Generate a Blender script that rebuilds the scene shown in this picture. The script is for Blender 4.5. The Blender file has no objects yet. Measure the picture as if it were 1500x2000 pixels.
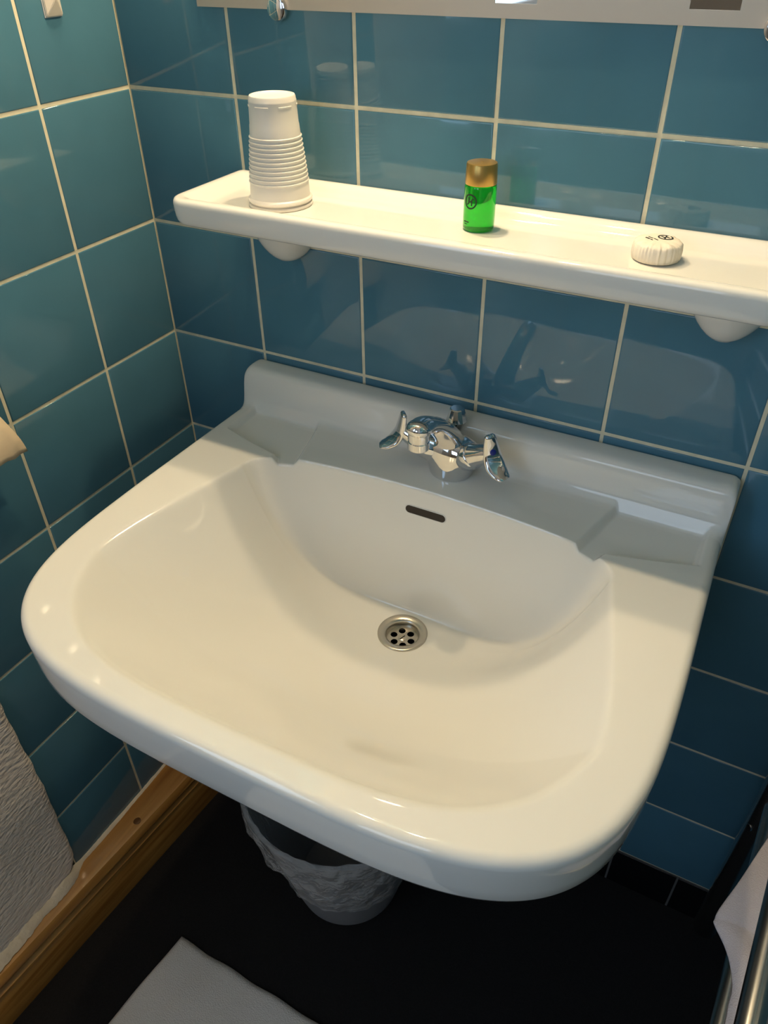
import bpy, bmesh, math, random
import numpy as np
from mathutils import Vector, Matrix

random.seed(7)
SC = bpy.context.scene
COL = SC.collection

# ------------------------------------------------------------------ camera
# world: back wall is the plane y=0, left wall the plane x=0, z=0 is a tile joint under the mirror
CAM = (0.74292, -0.76391, 0.15316)
RIGHT = Vector((0.88467043, 0.46611214, -0.00988388))
DOWN = Vector((0.27766715, -0.5437993, -0.79194905))
FWD = Vector((-0.37451191, 0.69786947, -0.61050718))
cd = bpy.data.cameras.new('camera')
cd.sensor_fit = 'HORIZONTAL'
cd.sensor_width = 36.0
cd.lens = 1501.14 / 1500 * 36
cd.clip_start = 0.01
cam = bpy.data.objects.new('camera', cd)
COL.objects.link(cam)
m = Matrix.Identity(4)
for i in range(3):
    m[i][0] = RIGHT[i]; m[i][1] = -DOWN[i]; m[i][2] = -FWD[i]; m[i][3] = CAM[i]
cam.matrix_world = m
SC.camera = cam

# ------------------------------------------------------------------ light
SC.view_settings.view_transform = 'Standard'
SC.view_settings.look = 'None'
SC.view_settings.gamma = 1.0
SC.view_settings.use_curve_mapping = False
SC.view_settings.exposure = 0.0
w = bpy.data.worlds.new('sky'); SC.world = w
w.use_nodes = True
w.node_tree.nodes['Background'].inputs[0].default_value = (0.48, 0.70, 1.0, 1)
w.node_tree.nodes['Background'].inputs[1].default_value = 1.5


def area(name, loc, size_x, size_y, power, colour, direction):
    l = bpy.data.lights.new(name, 'AREA')
    l.shape = 'RECTANGLE'; l.size = size_x; l.size_y = size_y
    l.energy = power; l.color = colour
    o = bpy.data.objects.new(name, l); COL.objects.link(o)
    o.location = loc
    o.rotation_euler = Vector(direction).to_track_quat('-Z', 'Y').to_euler()
    return o


WARM = (1.0, 0.775, 0.475)
LAMP_L, LAMP2_L = 1330.0, 1300.0        # radiance of the wall lamp bulbs and the added fill bulb (built with the mirror)
area('window_light', (-0.06, -1.515, 0.40), 0.8, 0.9, 7.0, (0.46, 0.71, 1.0), (1, 0.12, -0.1))  # daylight at the window
area('rear_fill_light', (0.49, -2.37, 0.40), 0.56, 0.76, 2.6, (0.80, 0.89, 1.0), (0, 1, -0.12))     # added fill from the rear, through an opening made in the unseen door

# ------------------------------------------------------------------ materials
def mat(name, base, rough=0.5, metal=0.0, coat=0.0, noise=None, bump=None, trans=0.0, ior=1.45, spec=0.5, alpha=1.0):
    """noise=(scale, amount): value variation; bump=(scale, strength, distance, detail, stretch)"""
    mt = bpy.data.materials.new(name)
    mt.use_nodes = True
    nt = mt.node_tree
    b = nt.nodes['Principled BSDF']
    b.inputs['Base Color'].default_value = (*base, 1)
    b.inputs['Roughness'].default_value = rough
    b.inputs['Metallic'].default_value = metal
    b.inputs['Coat Weight'].default_value = coat
    b.inputs['Coat Roughness'].default_value = 0.03
    b.inputs['Transmission Weight'].default_value = trans
    b.inputs['IOR'].default_value = ior
    b.inputs['Specular IOR Level'].default_value = spec
    b.inputs['Alpha'].default_value = alpha
    tc = nt.nodes.new('ShaderNodeTexCoord')
    if noise:
        n = nt.nodes.new('ShaderNodeTexNoise'); n.inputs['Scale'].default_value = noise[0]
        n.inputs['Detail'].default_value = 5
        nt.links.new(tc.outputs['Object'], n.inputs['Vector'])
        r = nt.nodes.new('ShaderNodeMapRange')
        r.inputs[3].default_value = 1 - noise[1]; r.inputs[4].default_value = 1 + noise[1]
        nt.links.new(n.outputs['Fac'], r.inputs[0])
        h = nt.nodes.new('ShaderNodeHueSaturation'); h.inputs['Color'].default_value = (*base, 1)
        nt.links.new(r.outputs[0], h.inputs['Value'])
        nt.links.new(h.outputs[0], b.inputs['Base Color'])
    if bump:
        n = nt.nodes.new('ShaderNodeTexNoise'); n.inputs['Scale'].default_value = bump[0]
        n.inputs['Detail'].default_value = bump[3] if len(bump) > 3 else 2
        if len(bump) > 4:
            mp = nt.nodes.new('ShaderNodeMapping'); mp.inputs['Scale'].default_value = bump[4]
            nt.links.new(tc.outputs['Object'], mp.inputs['Vector'])
            nt.links.new(mp.outputs[0], n.inputs['Vector'])
        else:
            nt.links.new(tc.outputs['Object'], n.inputs['Vector'])
        bp = nt.nodes.new('ShaderNodeBump'); bp.inputs['Strength'].default_value = bump[1]
        bp.inputs['Distance'].default_value = bump[2]
        nt.links.new(n.outputs['Fac'], bp.inputs['Height'])
        nt.links.new(bp.outputs[0], b.inputs['Normal'])
    return mt


M = {}
M['ceramic'] = mat('glazed_ivory_ceramic', (0.80, 0.78, 0.73), 0.05, spec=0.5, coat=0.2)
M['grout'] = mat('cream_grout', (0.74, 0.68, 0.50), 0.9, noise=(60, 0.25), bump=(300, 0.3, 0.0004))
M['black_tile'] = mat('black_tile', (0.006, 0.006, 0.007), 0.25)
M['dark_grout'] = mat('grey_grout', (0.12, 0.115, 0.11), 0.9)
M['plaster'] = mat('grey_white_plaster', (0.80, 0.73, 0.67), 0.42, noise=(9, 0.08), bump=(190, 0.7, 0.004, 2, (1, 0.5, 1.0)))
M['paint'] = mat('white_wall_paint', (0.42, 0.37, 0.31), 0.8, noise=(3, 0.05))
M['floor'] = mat('black_carpet', (0.0085, 0.0070, 0.0065), 0.95, noise=(420, 0.6), bump=(500, 0.5, 0.002))
M['chrome'] = mat('polished_chrome', (0.72, 0.72, 0.73), 0.05, 1.0)
M['satin'] = mat('brushed_steel', (0.56, 0.52, 0.45), 0.28, 1.0)
M['shaded_chrome'] = mat('shaded_chrome_tube', (0.68, 0.66, 0.63), 0.21, 1.0)  # chrome copy, slightly darkened for tubes standing in shade
M['hole'] = mat('recess_shade_black', (0.003, 0.003, 0.003), 0.9, spec=0.05)  # near black painted for the shade inside waste pipe and screw slot
M['slot'] = mat('overflow_shade_brown', (0.035, 0.026, 0.018), 0.7)  # flat brown in place of the shade inside the overflow
M['cup'] = mat('white_cup_plastic', (0.80, 0.75, 0.68), 0.35, noise=(40, 0.02))
M['gold'] = mat('brushed_gold_cap', (0.52, 0.32, 0.09), 0.32, 0.85, bump=(20, 0.1, 0.0003, 2, (40, 40, 0.5)))
M['ink'] = mat('black_print', (0.006, 0.010, 0.008), 0.5)
M['green_ink'] = mat('dark_green_print', (0.002, 0.022, 0.008), 0.5)
M['soap_paper'] = mat('soap_wrapper_paper', (0.82, 0.74, 0.62), 0.6, bump=(160, 0.5, 0.0012, 3))
M['mirror'] = mat('mirror_silver', (0.86, 0.88, 0.88), 0.01, 1.0)
M['frost'] = mat('frosted_mirror_border', (0.50, 0.44, 0.37), 0.42, 0.3, noise=(5, 0.04))
M['hook'] = mat('white_hook_plastic', (0.86, 0.76, 0.64), 0.35)
M['kraft'] = mat('beige_paper', (0.68, 0.54, 0.37), 0.75, noise=(30, 0.14), bump=(60, 0.5, 0.002, 3))
M['bin'] = mat('grey_bin_plastic', (0.30, 0.30, 0.31), 0.5)
M['liner'] = mat('clear_bin_liner', (0.80, 0.78, 0.76), 0.16, alpha=0.36, bump=(38, 1.0, 0.014, 3))
M['blue'] = mat('blue_cold_mark', (0.006, 0.02, 0.22), 0.35)
M['door'] = mat('brown_door', (0.16, 0.11, 0.07), 0.5, noise=(6, 0.2))
M['teal_paint'] = mat('teal_wall_gloss', (0.06, 0.15, 0.20), 0.25)
M['frame'] = mat('white_frame', (0.75, 0.74, 0.72), 0.4)
M['caulk'] = mat('white_caulk', (0.62, 0.55, 0.44), 0.7, noise=(40, 0.2), bump=(120, 0.8, 0.003, 3))


def tile_material():
    mt = mat('teal_glazed_tile', (0.076, 0.196, 0.272), 0.07, spec=0.7)
    nt = mt.node_tree; b = nt.nodes['Principled BSDF']
    oi = nt.nodes.new('ShaderNodeObjectInfo')
    tc = nt.nodes.new('ShaderNodeTexCoord')
    n = nt.nodes.new('ShaderNodeTexNoise'); n.inputs['Scale'].default_value = 14; n.inputs['Detail'].default_value = 6
    ad = nt.nodes.new('ShaderNodeVectorMath'); ad.operation = 'ADD'
    nt.links.new(tc.outputs['Object'], ad.inputs[0]); nt.links.new(oi.outputs['Location'], ad.inputs[1])
    nt.links.new(ad.outputs[0], n.inputs['Vector'])
    mr = nt.nodes.new('ShaderNodeMapRange'); mr.inputs[3].default_value = 0.88; mr.inputs[4].default_value = 1.12
    nt.links.new(n.outputs['Fac'], mr.inputs[0])
    rr = nt.nodes.new('ShaderNodeMapRange'); rr.inputs[3].default_value = 0.93; rr.inputs[4].default_value = 1.07
    nt.links.new(oi.outputs['Random'], rr.inputs[0])
    mu = nt.nodes.new('ShaderNodeMath'); mu.operation = 'MULTIPLY'
    nt.links.new(mr.outputs[0], mu.inputs[0]); nt.links.new(rr.outputs[0], mu.inputs[1])
    h = nt.nodes.new('ShaderNodeHueSaturation'); h.inputs['Color'].default_value = (0.076, 0.196, 0.272, 1)
    nt.links.new(mu.outputs[0], h.inputs['Value']); nt.links.new(h.outputs[0], b.inputs['Base Color'])
    # smear marks in the gloss
    n2 = nt.nodes.new('ShaderNodeTexNoise'); n2.inputs['Scale'].default_value = 9; n2.inputs['Detail'].default_value = 7
    mp = nt.nodes.new('ShaderNodeMapping'); mp.inputs['Scale'].default_value = (2.2, 2.2, 0.6)
    nt.links.new(ad.outputs[0], mp.inputs['Vector']); nt.links.new(mp.outputs[0], n2.inputs['Vector'])
    m2 = nt.nodes.new('ShaderNodeMapRange'); m2.inputs[1].default_value = 0.35; m2.inputs[2].default_value = 0.75
    m2.inputs[3].default_value = 0.02; m2.inputs[4].default_value = 0.10
    nt.links.new(n2.outputs['Fac'], m2.inputs[0]); nt.links.new(m2.outputs[0], b.inputs['Roughness'])
    n3 = nt.nodes.new('ShaderNodeTexNoise'); n3.inputs['Scale'].default_value = 11; n3.inputs['Detail'].default_value = 1
    nt.links.new(ad.outputs[0], n3.inputs['Vector'])
    bp = nt.nodes.new('ShaderNodeBump'); bp.inputs['Strength'].default_value = 0.05; bp.inputs['Distance'].default_value = 0.002
    nt.links.new(n3.outputs['Fac'], bp.inputs['Height']); nt.links.new(bp.outputs[0], b.inputs['Normal'])
    return mt


M['tile'] = tile_material()


def wood_material():
    mt = mat('varnished_pine', (0.30, 0.14, 0.035), 0.35, coat=0.2)
    nt = mt.node_tree; b = nt.nodes['Principled BSDF']
    tc = nt.nodes.new('ShaderNodeTexCoord')
    mp = nt.nodes.new('ShaderNodeMapping'); mp.inputs['Scale'].default_value = (60, 2.2, 60)
    n = nt.nodes.new('ShaderNodeTexNoise'); n.inputs['Scale'].default_value = 1.2; n.inputs['Detail'].default_value = 6
    n.inputs['Distortion'].default_value = 0.6
    cr = nt.nodes.new('ShaderNodeValToRGB')
    cr.color_ramp.elements[0].position = 0.3; cr.color_ramp.elements[0].color = (0.26, 0.105, 0.018, 1)
    cr.color_ramp.elements[1].position = 0.7; cr.color_ramp.elements[1].color = (0.50, 0.26, 0.065, 1)
    nt.links.new(tc.outputs['Object'], mp.inputs[0]); nt.links.new(mp.outputs[0], n.inputs['Vector'])
    nt.links.new(n.outputs['Fac'], cr.inputs[0]); nt.links.new(cr.outputs[0], b.inputs['Base Color'])
    return mt


M['wood'] = wood_material()


def fabric_material(name, base, scale):
    mt = mat(name, base, 0.95)
    nt = mt.node_tree; b = nt.nodes['Principled BSDF']
    tc = nt.nodes.new('ShaderNodeTexCoord')
    v = nt.nodes.new('ShaderNodeTexVoronoi'); v.inputs['Scale'].default_value = scale
    n = nt.nodes.new('ShaderNodeTexNoise'); n.inputs['Scale'].default_value = 14; n.inputs['Detail'].default_value = 4
    nt.links.new(tc.outputs['Object'], v.inputs['Vector']); nt.links.new(tc.outputs['Object'], n.inputs['Vector'])
    a = nt.nodes.new('ShaderNodeMath'); a.operation = 'MULTIPLY_ADD'; a.inputs[1].default_value = 6.0
    nt.links.new(n.outputs['Fac'], a.inputs[0]); nt.links.new(v.outputs['Distance'], a.inputs[2])
    bp = nt.nodes.new('ShaderNodeBump'); bp.inputs['Strength'].default_value = 0.5; bp.inputs['Distance'].default_value = 0.0015
    nt.links.new(a.outputs[0], bp.inputs['Height']); nt.links.new(bp.outputs[0], b.inputs['Normal'])
    return mt


M['towel'] = fabric_material('lilac_white_terry', (0.66, 0.62, 0.66), 700)
M['mat'] = fabric_material('white_cotton_mat', (0.84, 0.78, 0.72), 500)


def green_material():
    mt = mat('green_bottle_gel', (0.015, 0.62, 0.03), 0.05, trans=0.75, ior=1.36, spec=0.5)
    b = mt.node_tree.nodes['Principled BSDF']
    b.inputs['Coat Weight'].default_value = 0.4
    return mt


M['green'] = green_material()

# ------------------------------------------------------------------ helpers
def finish(name, me, material, parent=None, smooth=True, angle=40):
    if smooth:
        me.polygons.foreach_set('use_smooth', [True] * len(me.polygons))
        me.set_sharp_from_angle(angle=math.radians(angle))
    if material is not None:
        me.materials.append(material)
    me.update()
    o = bpy.data.objects.new(name, me)
    COL.objects.link(o)
    if parent is not None:
        o.parent = parent
        o.matrix_parent_inverse = Matrix.Identity(4)
        o.location = -world_loc(parent)
    return o


def world_loc(o):
    v = Vector(o.location)
    while o.parent is not None:
        o = o.parent; v += Vector(o.location)
    return v


def obj(name, verts, faces, material, parent=None, smooth=True, angle=40):
    me = bpy.data.meshes.new(name)
    me.from_pydata([tuple(map(float, v)) for v in verts], [], faces)
    return finish(name, me, material, parent, smooth, angle)


def obj_bm(name, bm, material, parent=None, smooth=True, angle=40):
    bmesh.ops.recalc_face_normals(bm, faces=bm.faces[:])
    me = bpy.data.meshes.new(name)
    bm.to_mesh(me); bm.free()
    return finish(name, me, material, parent, smooth, angle)


def thing(name, label, cat, loc=(0, 0, 0), group=None):
    o = bpy.data.objects.new(name, None); COL.objects.link(o)
    o.location = loc; o.empty_display_size = 0.02
    tag(o, label, cat, group)
    return o


def tag(o, label, cat, group=None):
    o['label'] = label; o['category'] = cat
    if group: o['group'] = group
    return o


def struct(o):
    o['kind'] = 'structure'
    return o


def box_bm(bm, lo, hi, bevel=0.0, seg=2, rot=None, pivot=None):
    g = bmesh.ops.create_cube(bm, size=1.0)
    vs = g['verts']
    c = [(a + b) / 2 for a, b in zip(lo, hi)]
    s = [b - a for a, b in zip(lo, hi)]
    for v in vs:
        v.co = Vector([v.co[i] * s[i] + c[i] for i in range(3)])
    if bevel:
        es = list({e for v in vs for e in v.link_edges})
        r = bmesh.ops.bevel(bm, geom=es, offset=bevel, segments=seg, profile=0.5, affect='EDGES')
        vs = [v for v in bm.verts if v in set(r['verts'])] or vs
    return vs


def loft(loops, closed=True, cap0=False, cap1=False, wrap=False):
    n = len(loops[0]); V = [p for l in loops for p in l]; F = []
    L = len(loops)
    for i in range(L if wrap else L - 1):
        a, b = i * n, ((i + 1) % L) * n
        for j in range(n if closed else n - 1):
            k = (j + 1) % n
            F.append((a + j, a + k, b + k, b + j))
    if cap0: F.append(tuple(reversed(range(n))))
    if cap1: F.append(tuple(range((L - 1) * n, L * n)))
    return V, F


def lathe(profile, centre, seg=64, cap0=False, cap1=False, rmod=None):
    cx, cy, cz = centre; loops = []
    for i, (r, z) in enumerate(profile):
        lp = []
        for j in range(seg):
            t = 2 * math.pi * j / seg
            rr, zz = (r, z) if rmod is None else rmod(r, z, t, i)
            lp.append((cx + rr * math.cos(t), cy + rr * math.sin(t), cz + zz))
        loops.append(lp)
    return loft(loops, True, cap0, cap1)


def catmull(pts, per=8):
    P = [np.array(p, float) for p in pts]
    P = [2 * P[0] - P[1]] + P + [2 * P[-1] - P[-2]]
    out = []
    for i in range(1, len(P) - 2):
        for k in range(per):
            t = k / per
            a, b, c, d = P[i - 1], P[i], P[i + 1], P[i + 2]
            out.append(0.5 * ((2 * b) + (-a + c) * t + (2 * a - 5 * b + 4 * c - d) * t * t + (-a + 3 * b - 3 * c + d) * t ** 3))
    out.append(P[-2])
    return out


def tube_verts(path, radii, seg=20, up=(0, 0, 1)):
    """path of 3-D points; radii list of (ra, rb): half width across, half height"""
    path = [Vector(p) for p in path]; loops = []
    for i, p in enumerate(path):
        t = (path[min(i + 1, len(path) - 1)] - path[max(i - 1, 0)]).normalized()
        s = t.cross(Vector(up))
        if s.length < 1e-5: s = t.cross(Vector((0, 1, 0)))
        s.normalize(); u = s.cross(t).normalized()
        ra, rb = radii[i]
        loops.append([tuple(p + s * (ra * math.cos(2 * math.pi * j / seg)) + u * (rb * math.sin(2 * math.pi * j / seg))) for j in range(seg)])
    return loops


def stroke(pts, width, fmap, thick=0.0003, closed=False):
    """flat printed stroke: 2-D polyline -> ribbon with a little thickness, mapped to 3-D by fmap(u, v, h)"""
    P = [np.array(p, float) for p in pts]; n = len(P); V = []; F = []
    for i in range(n):
        a = P[(i - 1) % n] if closed or i > 0 else P[i]
        b = P[(i + 1) % n] if closed or i < n - 1 else P[i]
        t = b - a; t = t / (np.linalg.norm(t) + 1e-12); nn = np.array((-t[1], t[0])) * width / 2
        l, r = P[i] + nn, P[i] - nn
        V += [fmap(*l, thick), fmap(*r, thick), fmap(*l, 0), fmap(*r, 0)]
    for i in range(n if closed else n - 1):
        a, b = 4 * i, 4 * ((i + 1) % n)
        F += [(a, a + 1, b + 1, b), (a + 2, a, b, b + 2), (a + 1, a + 3, b + 3, b + 1)]
    return V, F


def merge(parts):
    V, F = [], []
    for v, f in parts:
        o = len(V); V += list(v); F += [tuple(i + o for i in q) for q in f]
    return V, F


# ------------------------------------------------------------------ the room
ZF = -1.165; ZC = 1.25
XR = 0.975; YB = -2.30
PITCH = 0.153; JOINT = 0.0038


def slab(name, lo, hi, material):
    bm = bmesh.new(); box_bm(bm, lo, hi)
    return struct(obj_bm(name, bm, material, smooth=False))


floor = slab('floor', (-0.15, YB - 0.1, ZF - 0.1), (XR + 0.1, 0.1, ZF), M['floor'])
slab('ceiling', (-0.15, YB - 0.1, ZC), (XR + 0.1, 0.1, ZC + 0.1), M['paint'])
GB = 0.0011                                            # grout bed lies this far behind the tile faces
wall_back = slab('wall_back', (-0.10, GB, ZF), (XR + 0.1, 0.1, ZC), M['grout'])
slab('wall_right', (XR, -0.95, ZF), (XR + 0.1, GB, ZC), M['teal_paint'])
slab('wall_right_room', (XR, YB, ZF), (XR + 0.1, -0.95, ZC), M['paint'])
# left wall: tiled up to y=-0.441, plaster beyond it, a window further towards the room
TILE_END = -0.441
wall_left = slab('wall_left', (-0.10, TILE_END, ZF), (-GB, GB, ZC), M['grout'])


def wall_with_hole(name, x0, x1, y0, y1, z0, z1, hy0, hy1, hz0, hz1, material):
    bm = bmesh.new()
    box_bm(bm, (x0, y0, z0), (x1, hy0, z1)); box_bm(bm, (x0, hy1, z0), (x1, y1, z1))
    box_bm(bm, (x0, hy0, z0), (x1, hy1, hz0)); box_bm(bm, (x0, hy0, hz1), (x1, hy1, z1))
    return struct(obj_bm(name, bm, material, smooth=False))


WY0, WY1, WZ0, WZ1 = -1.95, -1.08, -0.06, 0.86
wall_with_hole('wall_left_room', -0.10, -0.004, YB, TILE_END - 0.002, ZF, ZC, WY0, WY1, WZ0, WZ1, M['paint'])
bm = bmesh.new()
for lo, hi in (((-0.06, WY0, WZ0), (-0.02, WY0 + 0.05, WZ1)), ((-0.06, WY1 - 0.05, WZ0), (-0.02, WY1, WZ1)),
               ((-0.06, WY0 + 0.05, WZ0), (-0.02, WY1 - 0.05, WZ0 + 0.05)), ((-0.06, WY0 + 0.05, WZ1 - 0.05), (-0.02, WY1 - 0.05, WZ1))):
    box_bm(bm, lo, hi, 0.004)
struct(obj_bm('window_1', bm, M['frame'], smooth=False))
bm = bmesh.new()
DX0, DX1, DZ0, DZ1 = 0.20, 0.78, 0.0, 0.80  # opening made in wall and door for the added rear fill
box_bm(bm, (-0.15, YB - 0.06, ZF), (DX0, YB, ZC)); box_bm(bm, (DX1, YB - 0.06, ZF), (XR + 0.1, YB, ZC))
box_bm(bm, (DX0, YB - 0.06, ZF), (DX1, YB, DZ0)); box_bm(bm, (DX0, YB - 0.06, DZ1), (DX1, YB, ZC))
struct(obj_bm('wall_front', bm, M['paint'], smooth=False))
bm = bmesh.new()
box_bm(bm, (0.12, YB, ZF), (0.86, YB + 0.03, DZ0), 0.004); box_bm(bm, (0.12, YB, DZ1), (0.86, YB + 0.03, 0.90), 0.004)
box_bm(bm, (0.12, YB, DZ0), (DX0, YB + 0.03, DZ1), 0.004); box_bm(bm, (DX1, YB, DZ0), (0.86, YB + 0.03, DZ1), 0.004)
dr = struct(obj_bm('door_1', bm, M['door'], smooth=False))
bm = bmesh.new(); box_bm(bm, (0.78, YB + 0.03, -0.14), (0.80, YB + 0.075, -0.12), 0.004); box_bm(bm, (0.69, YB + 0.06, -0.14), (0.80, YB + 0.078, -0.122), 0.004)
obj_bm('handle', bm, M['chrome'], dr)

# ---- tiles, each one an object
TCACHE = {}


def tile_mesh(wd, ht, material, dp=0.007):
    """tile face in the local x-z plane at y=0, facing -y, centre at the origin"""
    key = (round(wd, 4), round(ht, 4), material.name)
    if key in TCACHE: return TCACHE[key]
    bm = bmesh.new()
    box_bm(bm, (-wd / 2, 0, -ht / 2), (wd / 2, dp, ht / 2))
    fr = [e for e in bm.edges if all(abs(v.co.y) < 1e-6 for v in e.verts)]
    bmesh.ops.bevel(bm, geom=fr, offset=0.0016, segments=3, profile=0.5, affect='EDGES')
    bmesh.ops.recalc_face_normals(bm, faces=bm.faces[:])
    me = bpy.data.meshes.new('tile'); bm.to_mesh(me); bm.free()
    me.polygons.foreach_set('use_smooth', [True] * len(me.polygons))
    me.set_sharp_from_angle(angle=math.radians(50))
    me.materials.append(material)
    TCACHE[key] = me
    return me


def put_tile(parent, centre, wd, ht, left, material, jitter=0.0011):
    o = bpy.data.objects.new('tile', tile_mesh(wd, ht, material)); COL.objects.link(o)
    o.parent = parent
    o.location = centre
    rz = (math.pi / 2 if left else 0)
    o.rotation_euler = (random.uniform(-jitter, jitter), 0, rz + random.uniform(-jitter, jitter))
    return o


row_edges = [j * PITCH for j in range(7, -8, -1)]       # joints at z = k * PITCH
xs = [0.0] + [PITCH * i for i in range(1, 7)] + [XR]
for a, b in zip(xs[:-1], xs[1:]):
    for t, u in zip(row_edges[:-1], row_edges[1:]):
        wd = b - a - (JOINT if a > 0 else JOINT / 2 + 0.0006)
        put_tile(wall_back, ((a + b) / 2 + (0.0003 - JOINT / 4 if a == 0 else 0), 0, (t + u) / 2), wd, t - u - JOINT, False, M['tile'])
ys = [0.0, -0.135, -0.288, TILE_END]
zl = row_edges + [ZF]
for a, b in zip(ys[:-1], ys[1:]):
    for t, u in zip(zl[:-1], zl[1:]):
        wd = a - b - (JOINT if a < 0 else JOINT / 2 + 0.0006)
        put_tile(wall_left, (0, (a + b) / 2 - (0.0003 - JOINT / 4 if a == 0 else 0), (t + u) / 2), wd, t - u - JOINT, True, M['tile'])
# black skirting tiles along the foot of the back wall
sk = struct(obj_bm('baseboard_back', (lambda b: (box_bm(b, (0, -0.0005, ZF), (XR, 0.004, -7 * PITCH)), b)[1])(bmesh.new()), M['dark_grout'], smooth=False))
xk = [0.0, 0.144, 0.2465, 0.349, 0.4515, 0.554, 0.6565, 0.759, 0.8615, XR]
for a, b in zip(xk[:-1], xk[1:]):
    put_tile(sk, ((a + b) / 2, -0.0022, (ZF - 7 * PITCH) / 2), b - a - 0.003, -7 * PITCH - ZF - 0.003, False, M['black_tile'], 0)

# ---- textured plaster at the end of the tiles, left wall
rng = np.random.default_rng(3)
ny, nz = 46, 130
V = []; F = []
yy = np.linspace(0, 1, ny); zz = np.linspace(0.30, -1.066, nz)
for j, z in enumerate(zz):
    edge = TILE_END + 0.006 + 0.0016 * math.sin(z * 21) + 0.0007 * math.sin(z * 97 + 1) + 0.0012 * (rng.random() - 0.5)
    if z < -1.0: edge -= 0.05 * ((-1.0 - z) / 0.066) ** 2
    for i, t in enumerate(yy):
        y = edge + (-1.05 - edge) * t ** 1.6
        s = max(0.0, edge - y)
        x = 0.0012 + 0.0055 * min(1, s / 0.007) ** 0.5 + 0.0014 * math.sin(z * 24 + y * 9) * min(1, s / 0.02)
        x += 0.0003 * math.sin(z * 170 + y * 60 + 2 * math.sin(y * 120)) * min(1, s / 0.01)
        f = max(0.0, (-1.045 - z) / 0.02) ** 2
        V.append((x - 0.006 * f, y, z))
for j in range(nz - 1):
    for i in range(ny - 1):
        a = j * ny + i
        F.append((a, a + 1, a + ny + 1, a + ny))
plaster = struct(obj('wall_left_plaster', V, F, M['plaster']))

# ---- wooden baseboard on the left
bm = bmesh.new()
prof = [(-0.03, ZF), (0.0, ZF), (0.0, -1.098), (-0.002, -1.094), (0.0005, -1.090), (0.0005, -1.085), (-0.006, -1.081), (-0.0055, -1.076),
        (-0.002, -1.073), (0.0005, -1.067), (-0.001, -1.060), (-0.006, -1.0535), (-0.012, -1.052), (-0.09, -1.049)]
def board_x(y): return 0.0590 + 0.0800 * (y + 0.205)
loops = []
for y in np.linspace(-0.001, -2.2, 40):
    yc = max(y, -0.9)
    loops.append([(max(-0.0005 if px < -0.05 else 0.0008, board_x(yc) + px), y, pz) for px, pz in prof])
V, F = loft(loops, True, True, True)
bb = struct(obj('baseboard_left', V, F, M['wood'], angle=30))
for (ky, kr) in ((-0.335, 0.0065), (-0.56, 0.005)):
    V, F = lathe([(0.0, 0.0008), (kr * 0.6, 0.0008), (kr, 0.0002), (kr, -0.001)], (board_x(ky) - 0.018, ky, -1.0515), 16)
    obj('wood_knot', V, F, mat('dark_knot', (0.11, 0.045, 0.012), 0.4), bb)
# rough filler line between plaster / tiles and baseboard
V = []; F = []
n = 150
for i in range(n):
    y = -0.20 - 0.7 * i / (n - 1)
    if i == 0: wh = wo = 0.5
    wh = min(1.0, max(0.15, wh + 0.5 * (rng.random() - 0.5))); wo = min(1.0, max(0.15, wo + 0.4 * (rng.random() - 0.5)))
    big = 0.22 + 0.78 * min(1.0, max(0.0, (TILE_END + 0.01 - y) / 0.03))
    hgt = (0.007 + 0.014 * wh) * big + 0.001
    out = (0.006 + 0.011 * wo) * big + 0.002
    V += [(0.0, y, -1.0495 + hgt), (0.45 * out, y, -1.0495 + 0.75 * hgt), (out, y, -1.0498), (0.0, y, -1.053)]
for i in range(n - 1):
    for k in range(4):
        a = 4 * i + k; b = 4 * i + (k + 1) % 4
        F.append((a, b, b + 4, a + 4))
struct(obj('trim_1', V, F, M['caulk']))

# ------------------------------------------------------------------ mirror
MB = 0.083; MT = 0.74; ML = 0.121; MR = 0.787
mir = thing('mirror', 'frameless wall mirror with a frosted border and small clear squares above the shelf', 'mirror', (0.45, 0, MB))
bm = bmesh.new(); box_bm(bm, (ML, -0.0045, MB), (MR, -0.0003, MT), 0.0008, 1)
obj_bm('glass', bm, M['mirror'], mir, smooth=False)
bm = bmesh.new()
sq = [(c - 0.0192, c + 0.0192) for c in (0.1417, 0.3067, 0.4716, 0.6365)]
b0, b1, b2 = 0.0942, 0.1326, 0.150
box_bm(bm, (ML, -0.0050, MB), (MR, -0.0045, b0)); box_bm(bm, (ML, -0.0050, b1), (MR, -0.0045, b2))
px = ML
for a, b in sq:
    if a > px: box_bm(bm, (px, -0.0050, b0), (a, -0.0045, b1))
    px = b
box_bm(bm, (px, -0.0050, b0), (MR, -0.0045, b1))
fb = obj_bm('frosted_border', bm, M['frost'], mir, smooth=False)
fb['label'] = 'frosted grey border band'
for cxm in (0.2228, 0.6870):
    V, F = lathe([(0.0001, 0.0), (0.0088, 0.0002), (0.0104, 0.0010), (0.0110, 0.0024), (0.0110, 0.0050)], (0, 0, 0), 28, cap1=False)
    V = [(cxm + x, -0.0100 + z, MB + 0.0012 + y) for x, y, z in V]
    obj('mirror_clip', V, F, M['chrome'], mir)


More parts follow.
